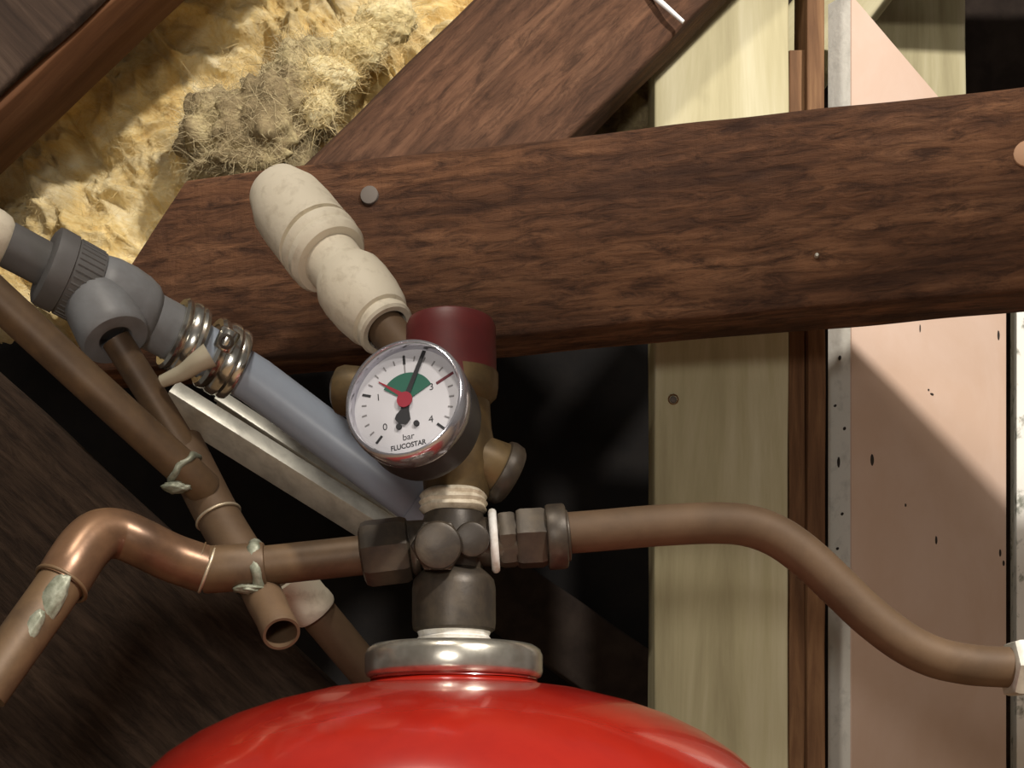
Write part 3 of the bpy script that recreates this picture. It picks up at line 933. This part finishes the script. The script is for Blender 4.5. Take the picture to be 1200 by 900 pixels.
gf = root('plastic_tee', G(130), 'grey plastic tee fitting with knurled nut feeding the copper pipe', 'pipe fitting')
tube('spigot', [G(8), G(60)], 25 * gs, M_GREYD, gf, 36)
c0, c1 = G(48), G(102)
bm = bmesh.new()
Ln = (c1 - c0).length
u_, v_, w_ = basis(gdir)
prof = [(24 * gs, 0), (38 * gs, 0), (44 * gs, 3 * gs), (45 * gs, 8 * gs), (45 * gs, Ln * 0.42), (43 * gs, Ln * 0.44), (43 * gs, Ln), (24 * gs, Ln)]
lathe('nut', prof, c0, gdir, M_GREYD, gf, 64, 30)
for j in range(36):
    an = 2 * math.pi * j / 36
    rr = (u_ * math.cos(an) + v_ * math.sin(an)) * 43 * gs
    a0 = c0 + gdir * Ln * 0.48 + rr; b0 = c0 + gdir * Ln * 0.96 + rr
    o = tube('knurl_rib', [a0, b0], 1.3 * gs, M_GREYD, gf, 6)
lathe('tee_body', [(0, 0), (34 * gs, 1 * gs), (42 * gs, 8 * gs), (45 * gs, 20 * gs), (46 * gs, 40 * gs), (44 * gs, 58 * gs), (40 * gs, 70 * gs), (33 * gs, 78 * gs), (0, 80 * gs)], G(96), gdir, M_GREYP, gf, 64, 50)
bdir = (P(138, 402, Yg - 0.034) - P(108, 347, Yg - 0.027)).normalized()
lathe('branch_socket', [(0, 0), (34 * gs, 0), (38 * gs, 20 * gs), (39.5 * gs, 52 * gs), (39 * gs, 63 * gs), (37 * gs, 66 * gs), (26 * gs, 66.5 * gs), (19.5 * gs, 65 * gs), (18 * gs, 60 * gs), (17 * gs, 50 * gs), (0, 50 * gs)],
      P(107, 345, Yg - 0.030), bdir, M_GREYP, gf, 64, 35)
tube('outlet_tube', [G(160), G(212)], 33 * gs, M_GREYP, gf, 40)
we = root('pipe_coupler', G(-8), 'off-white plastic coupler end beside the grey knurled nut', 'pipe fitting')
lathe('sleeve', [(0, -30 * gs), (22 * gs, -28 * gs), (29 * gs, -16 * gs), (30 * gs, 4 * gs), (28 * gs, 14 * gs), (22 * gs, 20 * gs), (0, 21 * gs)], G(-10), gdir, M_CREAM, we, 40)


def clip(px0, px1, label, screw):
    r_ = root('hose_clip', G((px0 + px1) / 2), label, 'hose clip')
    p0 = G(px0); Lc = (G(px1) - p0).length
    lathe('band', [(34 * gs, 0), (41 * gs, 0), (44 * gs, Lc * 0.1), (43 * gs, Lc * 0.25), (41 * gs, Lc * 0.32), (44 * gs, Lc * 0.42), (45 * gs, Lc * 0.6), (42 * gs, Lc * 0.72), (44 * gs, Lc * 0.82), (43 * gs, Lc * 0.95), (40 * gs, Lc), (34 * gs, Lc)],
          p0, gdir, M_CHROME, r_, 56, 40)
    if screw:
        mid = p0 + gdir * Lc * 0.4
        toward = (Vector((0, 0, H)) - mid).normalized()
        side = gdir.cross(toward).normalized()
        if side.z < 0: side = -side
        c_ = mid + toward * 0.019 + side * 0.010
        collar('screw_housing', c_ - side * 0.006, c_ + side * 0.008, 0.0062, M_CHROME, r_, 0.25, 20)
        lathe('screw_head', [(0, 0), (0.0042, 0), (0.0046, 0.001), (0.0046, 0.004), (0.003, 0.0045), (0.0028, 0.002), (0, 0.002)], c_ + toward * 0.004, toward, M_BRONZE, r_, 20)
    return r_


clip(196, 226, 'steel clip band at the tee end of the grey tube', False)
h2 = clip(240, 278, 'shiny steel hose clip with screw on the blue-grey pipe end', True)
lv = root('clip_tag', P(215, 432, Yg - 0.04), 'cream plastic lever tag under the shiny hose clips', 'tag')
lm = [P(190, 447, Yg - 0.032), P(215, 436, Yg - 0.036), P(232, 424, Yg - 0.04), P(246, 416, Yg - 0.04)]
tube('lever', lm, [0.0035 + 0.0035 * i / 18 for i in range(19)], plain('dull_cream_tag', (0.46, 0.41, 0.30, 1), 0.5), lv, 16, 6)

bp_ = root('plastic_pipe', P(380, 500, Yg), 'blue-grey plastic pipe sloping down behind the gauge', 'pipe')
tube('tube', [G(226), P(300, 447, 0.802), P(400, 522, 0.815), P(520, 612, 0.83)], 29 * gs, M_BLUEP, bp_, 40)
collar('pipe_end_ring', P(486, 587, 0.8255), P(520, 612, 0.83), 30.5 * gs, M_BLUEP, bp_, 0.05)

# ------------------------------------------------------------------ galvanised rails
def extrude_profile(name, a, b, prof, mat, label, cat, roll_=math.radians(58)):
    """prof in (across-up, toward-camera) metres, extruded from a to b"""
    d = (b - a).normalized()
    toward = Vector((0, -1, 0)); toward = (toward - d * toward.dot(d)).normalized()
    upv = d.cross(toward)
    if upv.z < 0: upv = -upv
    ca, sa = math.cos(roll_), math.sin(roll_)
    toward, upv = toward * ca - upv * sa, upv * ca + toward * sa
    poly_ = [a + upv * y + toward * x for (y, x) in prof]
    return tag(slab(name, poly_, b - a, mat, None, 0.0006), label, cat)


ra, rb = P(203, 452, 0.85), P(474, 622, 0.875)
extrude_profile('steel_channel', ra, rb, [(0, 0.006), (0, -0.006), (-0.022, -0.006), (-0.022, -0.004), (-0.003, -0.004), (-0.003, 0.0035), (-0.026, 0.0035), (-0.026, 0.006)],
                M_STEEL, 'galvanised steel channel sloping below the blue-grey pipe', 'rail')
ra, rb = P(258, 458, 0.882), P(492, 612, 0.905)
extrude_profile('steel_strip', ra, rb, [(0, 0.008), (0, -0.002), (-0.016, -0.002), (-0.016, 0.000), (-0.003, 0.000), (-0.003, 0.008)],
                M_STEEL, 'thin galvanised strip between the channel and blue-grey pipe', 'rail')

# ------------------------------------------------------------------ white cable end
cb = tube('white_cable', [P(758, -14, 0.919), P(768, -3, 0.917), P(784, 11, 0.914), P(801, 26, 0.914)], [0.0026 - 0.0012 * i / 24 for i in range(25)], M_CABLE, None, 12, 8)
tag(cb, 'short white cable end poking out beside the brace', 'cable')
